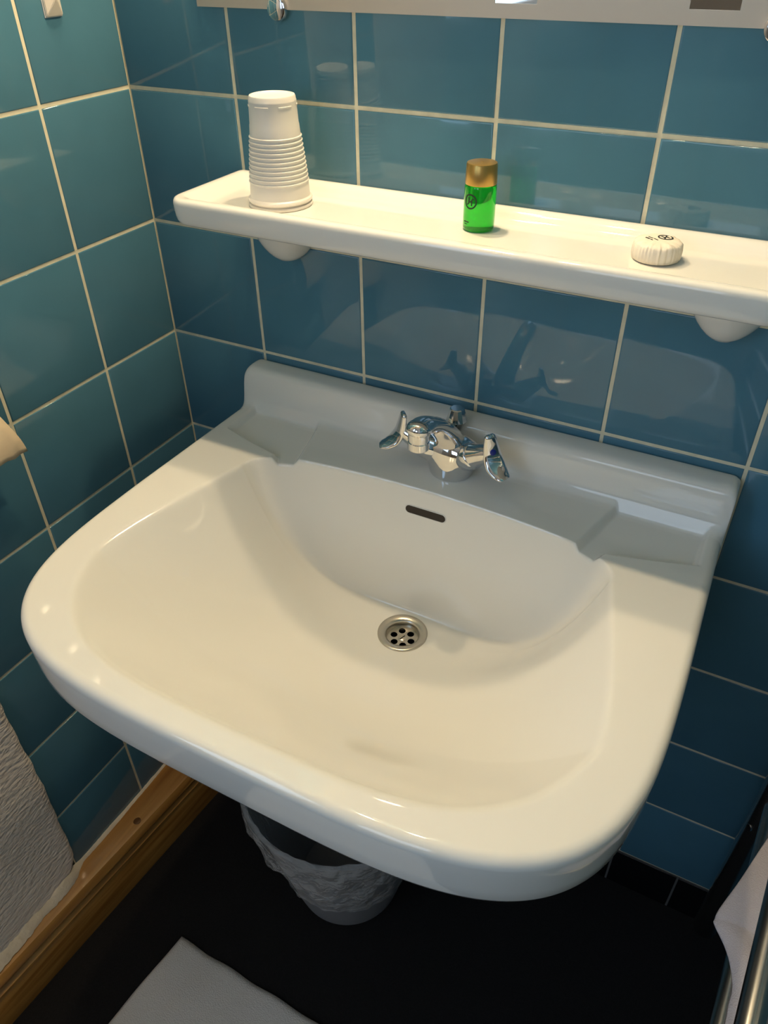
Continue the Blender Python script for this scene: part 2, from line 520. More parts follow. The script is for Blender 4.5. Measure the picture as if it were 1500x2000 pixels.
def lamp(name, label, xs_, y, z, r, rad):
    mt = bpy.data.materials.new(name + '_glow'); mt.use_nodes = True
    b = mt.node_tree.nodes['Principled BSDF']
    b.inputs['Emission Color'].default_value = (*WARM, 1); b.inputs['Emission Strength'].default_value = rad
    b.inputs['Base Color'].default_value = (0.8, 0.8, 0.8, 1)
    t = thing(name, label, 'lamp', (sum(xs_) / len(xs_), 0, z))
    for x in xs_:
        V, F = lathe([(max(0.0002, r * math.sin(a)), -r * math.cos(a)) for a in np.linspace(0, math.pi * 0.86, 16)], (x, y, z), 28)
        obj('bulb', V, F, mt, t)
        V, F = lathe([(r * 0.43, r * 0.86), (r * 0.62, r * 0.95), (r * 0.62, r * 1.9), (r * 0.4, r * 2.0), (0.0002, r * 2.0)], (x, y, z), 24)
        obj('socket', V, F, M['chrome'], t)
        V, F = loft(tube_verts([(x, y, z + r * 1.6), (x, y / 2, z + r * 1.6), (x, -0.001, z + r * 1.6)], [(r * 0.32, r * 0.32)] * 3, 12), True, True, True)
        obj('arm', V, F, M['chrome'], t)


lamp('wall_lamp', 'chrome lamp with two round warm bulbs above the mirror', (0.24, 0.385), -0.105, 0.885, 0.016, LAMP_L)
lamp('lamp_image_fill', 'added small chrome bulb in place of the wall lamp image in the mirror', (0.36,), -0.016, 0.390, 0.012, LAMP2_L)  # added bulb, replaces light the mirror would throw back from the wall lamp

# ------------------------------------------------------------------ ceramic shelf
SL, SR, SF = 0.1495, 0.760, -0.1355
sh = thing('wall_shelf', 'long ivory ceramic shelf with raised rim on the back tile wall', 'shelf', (0.455, 0, -0.10))


def rrect(d, z, rad=0.022, rb=0.008):
    x0, x1, y0, y1 = SL + d, SR - d, SF + d, -0.0006 - d * 0.9
    r = max(rad - d * 0.8, 0.004); q = max(rb - d * 0.5, 0.003); pts = []
    for (cx, cy, rr, a0) in ((x0 + r, y0 + r, r, 180), (x1 - r, y0 + r, r, 270), (x1 - q, y1 - q, q, 0), (x0 + q, y1 - q, q, 90)):
        for k in range(9):
            t = math.radians(a0 + 90 * k / 8)
            pts.append((cx + rr * math.cos(t), cy + rr * math.sin(t), z))
    return pts


pr = [(0.036, -0.0850), (0.030, -0.0850), (0.0262, -0.0845), (0.0232, -0.0833), (0.0205, -0.0812), (0.0175, -0.0785), (0.0148, -0.0762), (0.0122, -0.0748), (0.0095, -0.0742), (0.0068, -0.0741), (0.0042, -0.0742),
      (0.0020, -0.0752), (0.0006, -0.0772), (0.0, -0.0800), (0.0004, -0.088), (0.0014, -0.0955), (0.0030, -0.0990), (0.0060, -0.1010), (0.011, -0.1018), (0.030, -0.1018)]
V, F = loft([rrect(d, z) for d, z in pr], True, True, True)
obj('tray', V, F, M['ceramic'], sh, angle=60)
for bx in (0.2125, 0.7075):
    loops = []
    for k in range(14):
        t = k / 13
        hw = 0.043 * max(0.0, 1 - t ** 2.0) ** 0.62 + 0.0004
        dp = 0.050 * math.sqrt(max(0.0, 1 - t ** 2.2)) + 0.0006
        z = -0.1008 - 0.071 * t
        loops.append([(bx + hw * math.cos(a), -0.0006 - dp * math.sin(a) ** 0.8, z) for a in np.linspace(0, math.pi, 25)])
    V, F = loft(loops, False)
    o = obj('bracket', V, F, M['ceramic'], sh, angle=70)

# ------------------------------------------------------------------ wash basin
DZ = -0.3635; CX = 0.4535; R_EDGE = 0.0095


def smin(a, b, k):
    h = np.clip(k - np.abs(a - b), 0, None) / k
    return np.minimum(a, b) - h * h * h * k / 6


def sstep(x, a, b):
    t = np.clip((x - a) / (b - a), 0, 1)
    return t * t * t * (t * (6 * t - 15) + 10)


def smax(a, b, k): return -smin(-a, -b, k)


def sdf_poly(x, y, P):
    P = np.array(P); d = np.full(x.shape, 9.0); inside = np.zeros(x.shape, bool)
    for i in range(len(P)):
        a, b = P[i], P[(i + 1) % len(P)]
        e = b - a; wx, wy = x - a[0], y - a[1]
        t = np.clip((wx * e[0] + wy * e[1]) / (e @ e), 0, 1)
        d = np.minimum(d, np.hypot(wx - e[0] * t, wy - e[1] * t))
        c = ((a[1] > y) != (b[1] > y)) & (x < (b[0] - a[0]) * (y - a[1]) / (b[1] - a[1] + 1e-12) + a[0])
        inside ^= c
    return np.where(inside, -d, d)


TRAY_L = [(0.1635, -0.046), (0.2640, -0.046), (0.2905, -0.156), (0.262, -0.156), (0.252, -0.1305), (0.205, -0.1195), (0.1640, -0.1065)]
TRAY_R = [(0.7480, -0.046), (0.6500, -0.046), (0.6240, -0.156), (0.650, -0.156), (0.6595, -0.1310), (0.7080, -0.1190), (0.7480, -0.1065)]


def basin_z(x, y, deck=DZ, bowl_only=False):
    dx = x - CX
    a = 0.2225 + 0.27 * np.clip(-0.17 - y, 0, 0.195)
    dy = y + 0.185
    b = np.where(dy < 0, 0.2975, 0.32)
    u = np.sqrt((dx / a) ** 2 + (dy / b) ** 2)
    for _ in range(3):
        n = 2.45 + 1.35 * np.clip(u, 0, 1) ** 2
        u = (np.abs(dx / a) ** n + np.abs(dy / b) ** n) ** (1 / n)
    wf = np.where(dy < 0, dy ** 2 / (dx ** 2 + dy ** 2 + 1e-9), 0)
    p = 2.5 - 0.40 * wf + 1.6 * sstep(dy, -0.06, 0.045)
    bowl = DZ - 0.1725 * (1 - u ** p)
    yedge = -0.1160 - 0.42 * dx ** 2 - 2.7 * np.clip(np.abs(dx) - 0.15, 0, 1) ** 2
    wall = DZ - 7.0 * (yedge - y)
    bowl = smax(bowl, wall, 0.045 + 0.11 * sstep(np.abs(dx), 0.08, 0.22))
    if bowl_only: return bowl
    tr = np.zeros(x.shape)
    for P in (TRAY_L, TRAY_R):
        s = np.clip((0.0022 - sdf_poly(x, y, P)) / 0.0075, 0, 1)
        tr = np.maximum(tr, s * s * (3 - 2 * s))
    tr = tr * np.clip((-0.040 - y) / 0.010, 0, 1)
    return smin(deck - 0.0078 * tr, bowl, 0.009)


def outline_right(n=400):
    pts = [(CX + 0.309 + (0.0045) * min(1, t / 0.25), -t) for t in np.linspace(0.056, 0.25, 80)]
    hw, bb_, nn = 0.3135, 0.2615, 3.95
    for t in np.linspace(0, math.pi / 2, n)[1:]:
        pts.append((CX + hw * abs(math.cos(t)) ** (2 / nn), -0.25 - bb_ * abs(math.sin(t)) ** (2 / nn)))
    return np.array(pts)


def inset(pts, d):
    t = np.gradient(pts, axis=0); t /= np.linalg.norm(t, axis=1)[:, None] + 1e-12
    nrm = np.c_[t[:, 1], -t[:, 0]]          # heading front then left: interior on the right-hand side
    return pts + nrm * d


def resample(pts, s):
    seg = np.r_[0, np.cumsum(np.linalg.norm(np.diff(pts, axis=0), axis=1))]
    q = np.asarray(s) * seg[-1]
    return np.c_[np.interp(q, seg, pts[:, 0]), np.interp(q, seg, pts[:, 1])]


orr = outline_right()
# finely resampled full outline from back right, round the front, to back left
full = np.vstack([orr, (orr[::-1] * [-1, 1] + [2 * CX, 0])[1:]])
full = resample(full, np.linspace(0, 1, 1600))
inn = inset(full, R_EDGE)
ci = np.argmin(np.abs((inn[:800, 0] - CX) - (-(inn[:800, 1]) - 0.235)))       # front right corner of the patch
right_in, front_in, left_in = inn[:ci + 1], inn[ci:1600 - ci][::-1], inn[1600 - ci - 1:][::-1]
right_out, front_out, left_out = full[:ci + 1], full[ci:1600 - ci][::-1], full[1600 - ci - 1:][::-1]
NU = 320
us = np.linspace(0, 1, NU)
yr = []
y = 0.056
while y < 0.500:
    yr.append(y)
    y += 0.0009 if 0.100 < y < 0.165 else (0.0014 if y < 0.2 else 0.0024)
vs_ = (np.array(yr) - 0.056) / (yr[-1] - 0.056); NV = len(vs_)
Lb, Rb = resample(left_in, vs_), resample(right_in, vs_)
Lo, Ro = resample(left_out, vs_), resample(right_out, vs_)
Fb, Fo = resample(front_in, us), resample(front_out, us)
B0 = np.c_[Lb[0][0] + (Rb[0][0] - Lb[0][0]) * us, np.full(NU, -0.056)]
G = np.zeros((NV, NU, 2))
for i, v in enumerate(vs_):
    for c in range(2):
        ruled_v = (1 - v) * B0[:, c] + v * Fb[:, c]
        ruled_u = (1 - us) * Lb[i, c] + us * Rb[i, c]
        bil = (1 - us) * (1 - v) * B0[0, c] + us * (1 - v) * B0[-1, c] + (1 - us) * v * Fb[0, c] + us * v * Fb[-1, c]
        G[i, :, c] = ruled_v + ruled_u - bil
GZ = basin_z(G[:, :, 0], G[:, :, 1])
bp = catmull([(-0.0008, -0.3190), (-0.0035, -0.3155), (-0.010, -0.3140), (-0.021, -0.3138), (-0.0290, -0.3152), (-0.0345, -0.3192), (-0.0372, -0.3265), (-0.0392, -0.3365),
              (-0.0412, -0.3470), (-0.0440, -0.3560), (-0.0490, -0.3615), (-0.056, DZ)], 5)
bp = bp[:-1]
NB = len(bp)
rows = NB + NV
X = np.zeros((rows, NU)); Y = np.zeros((rows, NU)); Z = np.zeros((rows, NU))
for i, (yb, zb) in enumerate(bp):
    X[i] = B0[:, 0]; Y[i] = yb
    Z[i] = zb + (basin_z(X[i], np.full(NU, yb)) - DZ) * (1 if yb < -0.04 else 0)
X[NB:], Y[NB:], Z[NB:] = G[:, :, 0], G[:, :, 1], GZ
V = np.stack([X, Y, Z], -1).reshape(-1, 3).tolist(); F = []
DRAIN = (0.4530, -0.1800)
OVF = (0.4520, -0.1225)
for i in range(rows - 1):
    for j in range(NU - 1):
        xm, ym, zm = X[i, j], Y[i, j], Z[i, j]
        if (xm - DRAIN[0]) ** 2 + (ym - DRAIN[1]) ** 2 < 0.023 ** 2: continue
        a = i * NU + j
        F.append((a, a + NU, a + NU + 1, a + 1))
# boundary loop: left side (back to front), front, right side (front to back)
bidx = [i * NU for i in range(rows)] + [(rows - 1) * NU + j for j in range(1, NU)] + [i * NU + NU - 1 for i in range(rows - 2, -1, -1)]
outer = [np.array((B0[0, 0] - R_EDGE - (0.0008), yb)) for yb, _ in bp] + list(Lo) + list(Fo[1:]) + [r for r in Ro[::-1][1:]] + [np.array((B0[-1, 0] + R_EDGE + 0.0008, yb)) for yb, _ in bp[::-1]]
bi = np.array([V[k] for k in bidx]); ou = np.array(outer)
ZS = -0.4255
prev = bidx
nb = len(bidx)
prof2 = [(math.sin(math.radians(a)), -(1 - math.cos(math.radians(a)))) for a in (12, 24, 36, 48, 60, 70, 80, 90)]
rings = []
for sn, dz in prof2:
    rings.append(np.c_[bi[:, :2] + (ou - bi[:, :2]) * sn, bi[:, 2] + dz * R_EDGE])
inw = (bi[:, :2] - ou) / R_EDGE
zt = bi[:, 2] - R_EDGE
for f, din in ((0.25, 0.0004), (0.6, 0.0012), (0.86, 0.0024), (0.95, 0.0040), (1.0, 0.0075), (1.0, 0.016), (0.9, 0.020)):
    rings.append(np.c_[ou + inw * din, zt + (ZS - zt) * f])
for rg in rings:
    base = len(V); V += rg.tolist()
    for k in range(nb - 1):
        F.append((prev[k + 1], prev[k], base + k, base + k + 1))
    prev = list(range(base, base + nb))
# underside of the bowl
gx, gy = np.meshgrid(np.linspace(-1, 1, 60), np.linspace(0, 1, 60))
q = 0.962
ux = CX + gx * 0.298 * np.where(gy > 0.55, (1 - ((gy - 0.55) / 0.45) ** 3.2 * 0.45), 1); uy = -0.004 - gy * 0.488
uz = np.minimum(-0.408, basin_z(ux, uy, bowl_only=True) - 0.016)
base = len(V); V += np.stack([ux, uy, uz], -1).reshape(-1, 3).tolist()
for i in range(59):
    for j in range(59):
        if (ux[i, j] - DRAIN[0]) ** 2 + (uy[i, j] - DRAIN[1]) ** 2 < 0.030 ** 2: continue
        a = base + i * 60 + j
        F.append((a, a + 1, a + 61, a + 60))
basin = thing('wash_basin', 'ivory ceramic wash basin with wide bowl and two soap trays on the teal wall', 'sink', (CX, 0, ZS))
obj('bowl', V, F, M['ceramic'], basin, angle=75)

# overflow slot: lipped pill-shaped plate on the bowl's rear wall, inner shade painted dark
def zb_at(x, y): return float(basin_z(np.array([x]), np.array([y]))[0])
ox, oy = 0.4520, -0.12250
# find the point of the rear wall at the wanted height
for yy_ in np.linspace(-0.110, -0.150, 400):
    if zb_at(ox, yy_) < -0.3925:
        oy = yy_; break
oz = zb_at(ox, oy)
slope = (zb_at(ox, oy + 0.001) - zb_at(ox, oy - 0.001)) / 0.002
tv = Vector((0, 1, slope)).normalized()                # up the wall
nv = Vector((0, -slope, 1)).normalized()               # out of the wall
if nv.y > 0: nv = -nv
nv = Vector((1, 0, 0)).cross(tv); nv = nv if nv.y < 0 else -nv
def pill(hw, hh, depth, n=14):
    pts = []
    for s, a0 in ((1, -90), (-1, 90)):
        for k in range(n):
            t = math.radians(a0 + 180 * k / (n - 1))
            u, v = s * hw + hh * math.cos(t), hh * math.sin(t)
            pts.append(tuple(Vector((ox + u, oy, oz)) + tv * v + nv * depth))
    return pts
V, F = loft([pill(0.0205, 0.0063, -0.0006), pill(0.0205, 0.0058, 0.0008), pill(0.0205, 0.0052, 0.0010), pill(0.0205, 0.0046, 0.0004)])
obj('overflow_lip', V, F, M['ceramic'], basin)
V, F = loft([pill(0.0205, 0.0048, 0.0007), pill(0.0205, 0.0046, 0.0004), pill(0.0203, 0.0040, 0.00035)], True, False, True)
ov = obj('overflow_slot', V, F, M['slot'], basin)
ov['label'] = 'oblong overflow opening, its inner shade painted as a dark plate'

# waste: flange, strainer plate with holes, screw
dz0 = zb_at(DRAIN[0], DRAIN[1]) + 0.0006
waste = thing('drain_waste', 'round brushed steel drain fitting with a holed strainer in the basin bowl', 'drain', (DRAIN[0], DRAIN[1], dz0))
pr = [(0.0305, -0.0014), (0.0305, 0.0006), (0.0297, 0.0016), (0.0280, 0.0019), (0.0235, 0.0012), (0.0208, -0.0002), (0.0198, -0.0024), (0.0192, -0.0060), (0.0190, -0.0135), (0.0185, -0.0145)]
V, F = lathe(pr, (DRAIN[0], DRAIN[1], dz0), 64)
obj('flange', V, F, M['satin'], waste, angle=50)
bm = bmesh.new()
zp = dz0 - 0.0088
def circle_edges(cx, cy, r, n=24):
    vs = [bm.verts.new((cx + r * math.cos(2 * math.pi * k / n), cy + r * math.sin(2 * math.pi * k / n), zp)) for k in range(n)]
    return [bm.edges.new((vs[k], vs[(k + 1) % n])) for k in range(n)]
ed = circle_edges(*DRAIN, 0.0192, 48)
rot0 = math.radians(28 + 90)
HOLES = [(DRAIN[0] + 0.0118 * math.cos(rot0 + k * math.pi / 3), DRAIN[1] + 0.0118 * math.sin(rot0 + k * math.pi / 3)) for k in range(6)]
for hx, hy in HOLES: ed += circle_edges(hx, hy, 0.0043, 20)
bmesh.ops.triangle_fill(bm, use_beauty=True, use_dissolve=False, edges=ed)
r = bmesh.ops.extrude_face_region(bm, geom=bm.faces[:])
for v in [g for g in r['geom'] if isinstance(g, bmesh.types.BMVert)]: v.co.z -= 0.0005
obj_bm('strainer', bm, M['satin'], waste, angle=30)
V, F = lathe([(0.0192, 0.0), (0.0192, -0.03), (0.0001, -0.03)], (DRAIN[0], DRAIN[1], zp - 0.0006), 32)
obj('waste_pipe', V, F, M['hole'], waste)
V, F = lathe([(0.0052, 0.0), (0.0052, 0.0004), (0.0045, 0.0008), (0.0001, 0.0009)], (DRAIN[0], DRAIN[1], zp), 24)
scr = obj('screw', V, F, M['satin'], waste)
bm = bmesh.new(); box_bm(bm, (-0.0042, -0.0006, 0.0005), (0.0042, 0.0006, 0.00105))
bmesh.ops.rotate(bm, verts=bm.verts[:], cent=(0, 0, 0), matrix=Matrix.Rotation(math.radians(70), 3, 'Z'))
bmesh.ops.translate(bm, verts=bm.verts[:], vec=(DRAIN[0], DRAIN[1], zp))
obj_bm('slot', bm, M['hole'], scr, smooth=False)

# ------------------------------------------------------------------ mixer tap
TX, TY = 0.4570, -0.0660
tap = thing('mixer_tap', 'chrome mixer tap with two lever handles on the basin ledge', 'tap', (TX, TY, DZ))
# body: round foot that widens into two upswept shoulders
loops = []
NS = 40
for (h, rx, ry, yo, pw) in ((0.0, 0.0250, 0.0235, 0, 2), (0.0015, 0.0258, 0.0242, 0, 2), (0.006, 0.0266, 0.0240, 0, 2), (0.013, 0.0292, 0.0236, 0, 2.0), (0.020, 0.0325, 0.0230, 0, 2.1),
                        (0.027, 0.0350, 0.0222, 0, 2.2), (0.033, 0.0352, 0.0210, 0, 2.2), (0.038, 0.0320, 0.0194, 0, 2.2), (0.042, 0.0262, 0.0174, 0, 2.2), (0.045, 0.0190, 0.0150, 0, 2), (0.0468, 0.010, 0.010, 0, 2)):
    lp = []
    for k in range(NS):
        t = 2 * math.pi * k / NS
        c, s = math.cos(t), math.sin(t)
        lp.append((TX + 0.002 + rx * math.copysign(abs(c) ** (2 / pw), c), TY + yo + ry * math.copysign(abs(s) ** (2 / pw), s), DZ + h - 0.0003))
    loops.append(lp)
V, F = loft(loops, True, True, True)
obj('body', V, F, M['chrome'], tap, angle=60)
# spout rising from the body and reaching over the bowl
cp = [(TX + 0.000, TY + 0.0035, DZ + 0.020), (TX + 0.000, TY - 0.001, DZ + 0.036), (TX + 0.0005, TY - 0.012, DZ + 0.054), (TX + 0.001, TY - 0.032, DZ + 0.074),
      (TX + 0.0015, TY - 0.054, DZ + 0.091), (TX + 0.002, TY - 0.076, DZ + 0.1035), (TX + 0.002, TY - 0.092, DZ + 0.1075)]
path = catmull(cp, 6)
rad = []
for i in range(len(path)):
    t = i / (len(path) - 1)
    ra = 0.0200 - 0.0065 * min(1, t / 0.6); rb = 0.0170 - 0.0078 * min(1, t / 0.7)
    rad.append((ra, rb))
L = tube_verts([tuple(q_) for q_ in path], rad, 28, up=(0, -0.4, 1))
# rounded tip
tip = Vector(path[-1]); td = (Vector(path[-1]) - Vector(path[-2])).normalized()
for k, (f, e) in enumerate(((0.93, 0.0045), (0.78, 0.0085), (0.5, 0.0115), (0.15, 0.0128))):
    L.append([tuple(tip + td * e + (Vector(q_) - tip) * f) for q_ in L[len(path) - 1]])
V, F = loft(L, True, True, True)
obj('spout', V, F, M['chrome'], tap, angle=60)
az = DZ + 0.1040
ax, ay = TX + 0.002, TY - 0.0915
V, F = lathe([(0.0105, 0.002), (0.0113, -0.003), (0.0113, -0.0085), (0.0106, -0.0092), (0.0106, -0.0102), (0.0113, -0.0110), (0.0113, -0.0190), (0.0104, -0.0200), (0.0085, -0.0200), (0.0085, -0.017)], (ax, ay, az), 36)
obj('aerator', V, F, M['chrome'], tap, angle=40)


def handle(sg):
    """arm and curved lever plate on one side; sg=-1 left (hot), +1 right (cold)"""
    root = Vector((TX + 0.001 + sg * 0.012, TY - 0.003, DZ + 0.0220))
    end = Vector((TX + sg * 0.0535, TY - 0.0165, DZ + 0.0500))
    ax_ = (end - root).normalized()
    pth = [tuple(root.lerp(end, t)) for t in (0, 0.2, 0.46, 0.49, 0.51, 0.72, 0.9, 1.0)]
    V, F = loft(tube_verts(pth, [(r_, r_) for r_ in (0.0110, 0.0158, 0.0158, 0.0154, 0.0142, 0.0120, 0.0104, 0.0084)], 24), True, True, True)
    arm = obj('handle_arm', V, F, M['chrome'], tap, angle=35)
    cpt = [(0.0520, -0.0175, 0.0730), (0.0535, -0.0172, 0.0660), (0.0552, -0.0172, 0.0570), (0.0578, -0.0180, 0.0470), (0.0630, -0.0205, 0.0380), (0.0705, -0.0240, 0.0320), (0.0785, -0.0275, 0.0285)]
    pth = [Vector((TX + sg * a, TY + b, DZ + c)) for a, b, c in catmull(cpt, 5)]
    loops = []
    n = len(pth)
    fw = Vector((-0.74 * sg, -0.67, 0.0)).normalized()
    for k in range(n):
        t = k / (n - 1)
        dn = (pth[min(k + 1, n - 1)] - pth[max(k - 1, 0)]).normalized()
        f2 = (fw - dn * fw.dot(dn)).normalized()
        nn = dn.cross(f2).normalized(); nn = nn if nn.x * sg > 0 else -nn
        hw = float(np.interp(t, [0, 0.04, 0.25, 0.5, 0.68, 0.85, 0.97, 1.0], [0.0042, 0.0060, 0.0084, 0.0112, 0.0124, 0.0106, 0.0080, 0.0060]))
        th = float(np.interp(t, [0, 0.05, 0.4, 0.7, 0.95, 1.0], [0.0018, 0.0030, 0.0036, 0.0030, 0.0020, 0.0012]))
        lp = []
        for q_ in range(16):
            a = 2 * math.pi * q_ / 16
            ca, sa = math.cos(a), math.sin(a)
            # the plate is dished: its two edges bend outwards
            lp.append(tuple(pth[k] + f2 * (hw * math.copysign(abs(ca) ** 0.6, ca)) + nn * (th * math.copysign(abs(sa) ** 0.8, sa) - 0.10 * hw * ca * ca)))
        loops.append(lp)
    up_ = (pth[8] - pth[14]).normalized(); fw = (fw - up_ * fw.dot(up_)).normalized()
    ax_ = fw.cross(up_); ax_ = ax_ if ax_.x * sg > 0 else -ax_
    V, F = loft(loops, True, True, True)
    lv = obj('lever', V, F, M['chrome'], tap, angle=50)
    if sg > 0:
        c = pth[12] + ax_ * 0.0033
        pts = []
        for rr, hh in ((0.0036, -0.0005), (0.0036, 0.0008), (0.0030, 0.0012), (0.0002, 0.0013)):
            pts.append([tuple(c + fw * (rr * math.cos(2 * math.pi * q_ / 20)) + up_ * (rr * math.sin(2 * math.pi * q_ / 20)) + ax_ * hh) for q_ in range(20)])
        V, F = loft(pts, True, False, True)
        bd = obj('cold_mark', V, F, M['blue'], lv)
        bd['label'] = 'blue cold water dot'


handle(-1); handle(1)
# faceted pop-up rod knob behind the spout
kx, ky = TX - 0.0060, TY + 0.0285
V, F = lathe([(0.0022, -0.0350), (0.0022, 0.0)], (kx, ky, DZ + 0.037), 12, True, True)
rod = obj('lift_rod', V, F, M['chrome'], tap)
V, F = lathe([(0.0028, -0.001), (0.0056, 0.0006), (0.0119, 0.0138), (0.0125, 0.0152), (0.0086, 0.0298), (0.0072, 0.0308)], (kx, ky, DZ + 0.037), 12, True, True)
obj('knob', V, F, M['chrome'], rod, angle=15)

# ------------------------------------------------------------------ plastic cups, upside down
SZ = -0.0850                                            # shelf surface
def cup(cx, cy, z0, label):
    H = 0.0990; K = 0.915
    pr = [(0.0345, 0.0020), (0.0352, 0.0008), (0.0362, 0.0010), (0.0368, 0.0026), (0.0362, 0.0042), (0.0350, 0.0048), (0.0341, 0.0056), (0.0337, 0.0140)]
    z = 0.0165
    for k in range(11):
        rb = 0.0337 - (z - 0.014) * 0.098
        pr += [(rb, z), (rb - 0.00005, z + 0.0026), (rb + 0.00075, z + 0.0032), (rb + 0.00075, z + 0.0041), (rb - 0.0003, z + 0.0047)]
        z += 0.0042
    rb = 0.0337 - (z - 0.014) * 0.098
    pr += [(rb, z), (rb - 0.0008, z + 0.010), (rb - 0.0012, z + 0.0115), (rb - 0.0018, 0.0935), (rb - 0.0017, 0.0942), (rb - 0.0021, 0.0950), (rb - 0.0024, 0.0975), (rb - 0.0032, H), (rb - 0.0048, H + 0.0003), (rb - 0.0062, H - 0.0008), (rb - 0.0078, H - 0.0014), (0.0003, H - 0.0012)]
    pr = [(r_ * (K - 0.05 * max(0, z_ - 0.01) / H), z_) for r_, z_ in pr]; rb *= K - 0.045
    inner = [(max(0.0002, r_ - 0.0007), min(z_, H - 0.0022)) for r_, z_ in reversed(pr[7:])]
    V, F = lathe(pr + inner + [(0.0345 * K, 0.0020)], (cx, cy, z0), 72)
    o = thing('plastic_cup', label, 'cup', (cx, cy, z0), 'nested plastic cups on the shelf')
    body = obj('cup_wall', V, F, M['cup'], o, angle=35)
    # stacking lugs round the base
    for k in range(6):
        t0 = 2 * math.pi * (k + 0.3) / 6; loops = []
        for a in np.linspace(t0, t0 + 0.62, 9):
            rr = float(np.interp(0.0902, [q_[1] for q_ in pr[7:-3]], [q_[0] for q_ in pr[7:-3]]))
            loops.append([(cx + (rr + e) * math.cos(a), cy + (rr + e) * math.sin(a), z0 + h_) for e, h_ in ((-0.0006, 0.0890), (0.0005, 0.0896), (0.0005, 0.0908), (-0.0006, 0.0914))])
        V2, F2 = loft(loops, True, True, True)
        obj('stacking_lug', V2, F2, M['cup'], o)
    return o
cup(0.2498, -0.0670, SZ + 0.0046, 'white ribbed plastic cup upside down, the outer upper one on the shelf')
# the cup nested inside shows only its rolled rim
CI = thing('plastic_cup', 'white plastic cup nested inside, showing only its lower rim on the shelf', 'cup', (0.2498, -0.0670, SZ), 'nested plastic cups on the shelf')
pr = [(0.0345, 0.0020), (0.0352, 0.0003), (0.0362, 0.0003), (0.0368, 0.0020), (0.0362, 0.0036), (0.0348, 0.0042), (0.0326, 0.0080), (0.0312, 0.0300), (0.0278, 0.0600), (0.0240, 0.0930), (0.0180, 0.0945), (0.0003, 0.0945),
      (0.0003, 0.0938), (0.0232, 0.0925), (0.0305, 0.0300), (0.0336, 0.0040), (0.0345, 0.0020)]
V, F = lathe([(r_ * (0.915 - 0.05 * z_ / 0.1), z_) for r_, z_ in pr], (0.2498, -0.0670, SZ), 64)
obj('cup_wall', V, F, M['cup'], CI, angle=35)

# ------------------------------------------------------------------ emblem strokes (ring with interlocked strokes)
def emblem(fmap, r, wdt):
    parts = [stroke([(r * math.cos(t), r * math.sin(t)) for t in np.linspace(0, 2 * math.pi, 41)[:-1]], wdt * 1.1, fmap, closed=True)]
    k = r * 0.62
    parts.append(stroke([(-0.42 * k, 0.95 * k), (-0.42 * k, -0.25 * k), (-0.62 * k, -0.62 * k), (-0.95 * k, -0.70 * k)], wdt, fmap))
    parts.append(stroke([(0.42 * k, -0.95 * k), (0.42 * k, 0.25 * k), (0.62 * k, 0.62 * k), (0.95 * k, 0.70 * k)], wdt, fmap))
    parts.append(stroke([(-0.42 * k, 0.0), (0.42 * k, 0.0)], wdt, fmap))
    return merge(parts)

# ------------------------------------------------------------------ green bottle with gold cap
BX, BY = 0.4685, -0.0525
bot = thing('shampoo_bottle', 'small green gel bottle with a gold cap on the shelf', 'bottle', (BX, BY, SZ))
RB = 0.0152
pr = [(0.0001, 0.0004), (0.0132, 0.0004), (0.0146, 0.0012), (RB, 0.0032), (RB, 0.0395), (0.0148, 0.0412), (0.0120, 0.0422), (0.0118, 0.0440), (0.0001, 0.0440)]
V, F = lathe(pr, (BX, BY, SZ), 64)
gb = obj('gel_body', V, F, M['green'], bot, angle=45)
gb['label'] = 'translucent green bottle body'
V, F = lathe([(0.0136, 0.0420), (0.0147, 0.0420), (0.0149, 0.0426), (0.0144, 0.0592), (0.0138, 0.0604), (0.0125, 0.0608), (0.0001, 0.0608)], (BX, BY, SZ), 64)
cp_ = obj('cap', V, F, M['gold'], bot, angle=45)
cp_['label'] = 'brushed gold screw cap'
V, F = lathe([(0.0016, 0.0), (0.0014, 0.0003), (0.0001, 0.0004)], (BX, BY, SZ + 0.0607), 14)
obj('cap_dimple', V, F, M['gold'], cp_)
a_cam = math.atan2(CAM[1] - BY, CAM[0] - BX)
def on_bottle(ang0, zc):
    def f(u, v, h):
        a = ang0 + u / RB
        r_ = RB + 0.00004 + h
        return (BX + r_ * math.cos(a), BY + r_ * math.sin(a), SZ + zc + v)
    return f
V, F = emblem(on_bottle(a_cam - 0.62, 0.0285), 0.0062, 0.0012)
obj('printed_emblem', V, F, M['green_ink'], bot, smooth=False)
V, F = merge([stroke([(-0.0035, 0), (0.003, 0)], 0.0012, on_bottle(a_cam - 0.85, 0.0095)), stroke([(-0.003, -0.002), (0.001, -0.002)], 0.0007, on_bottle(a_cam - 0.85, 0.0095))])
obj('printed_line', V, F, M['green_ink'], bot, smooth=False)

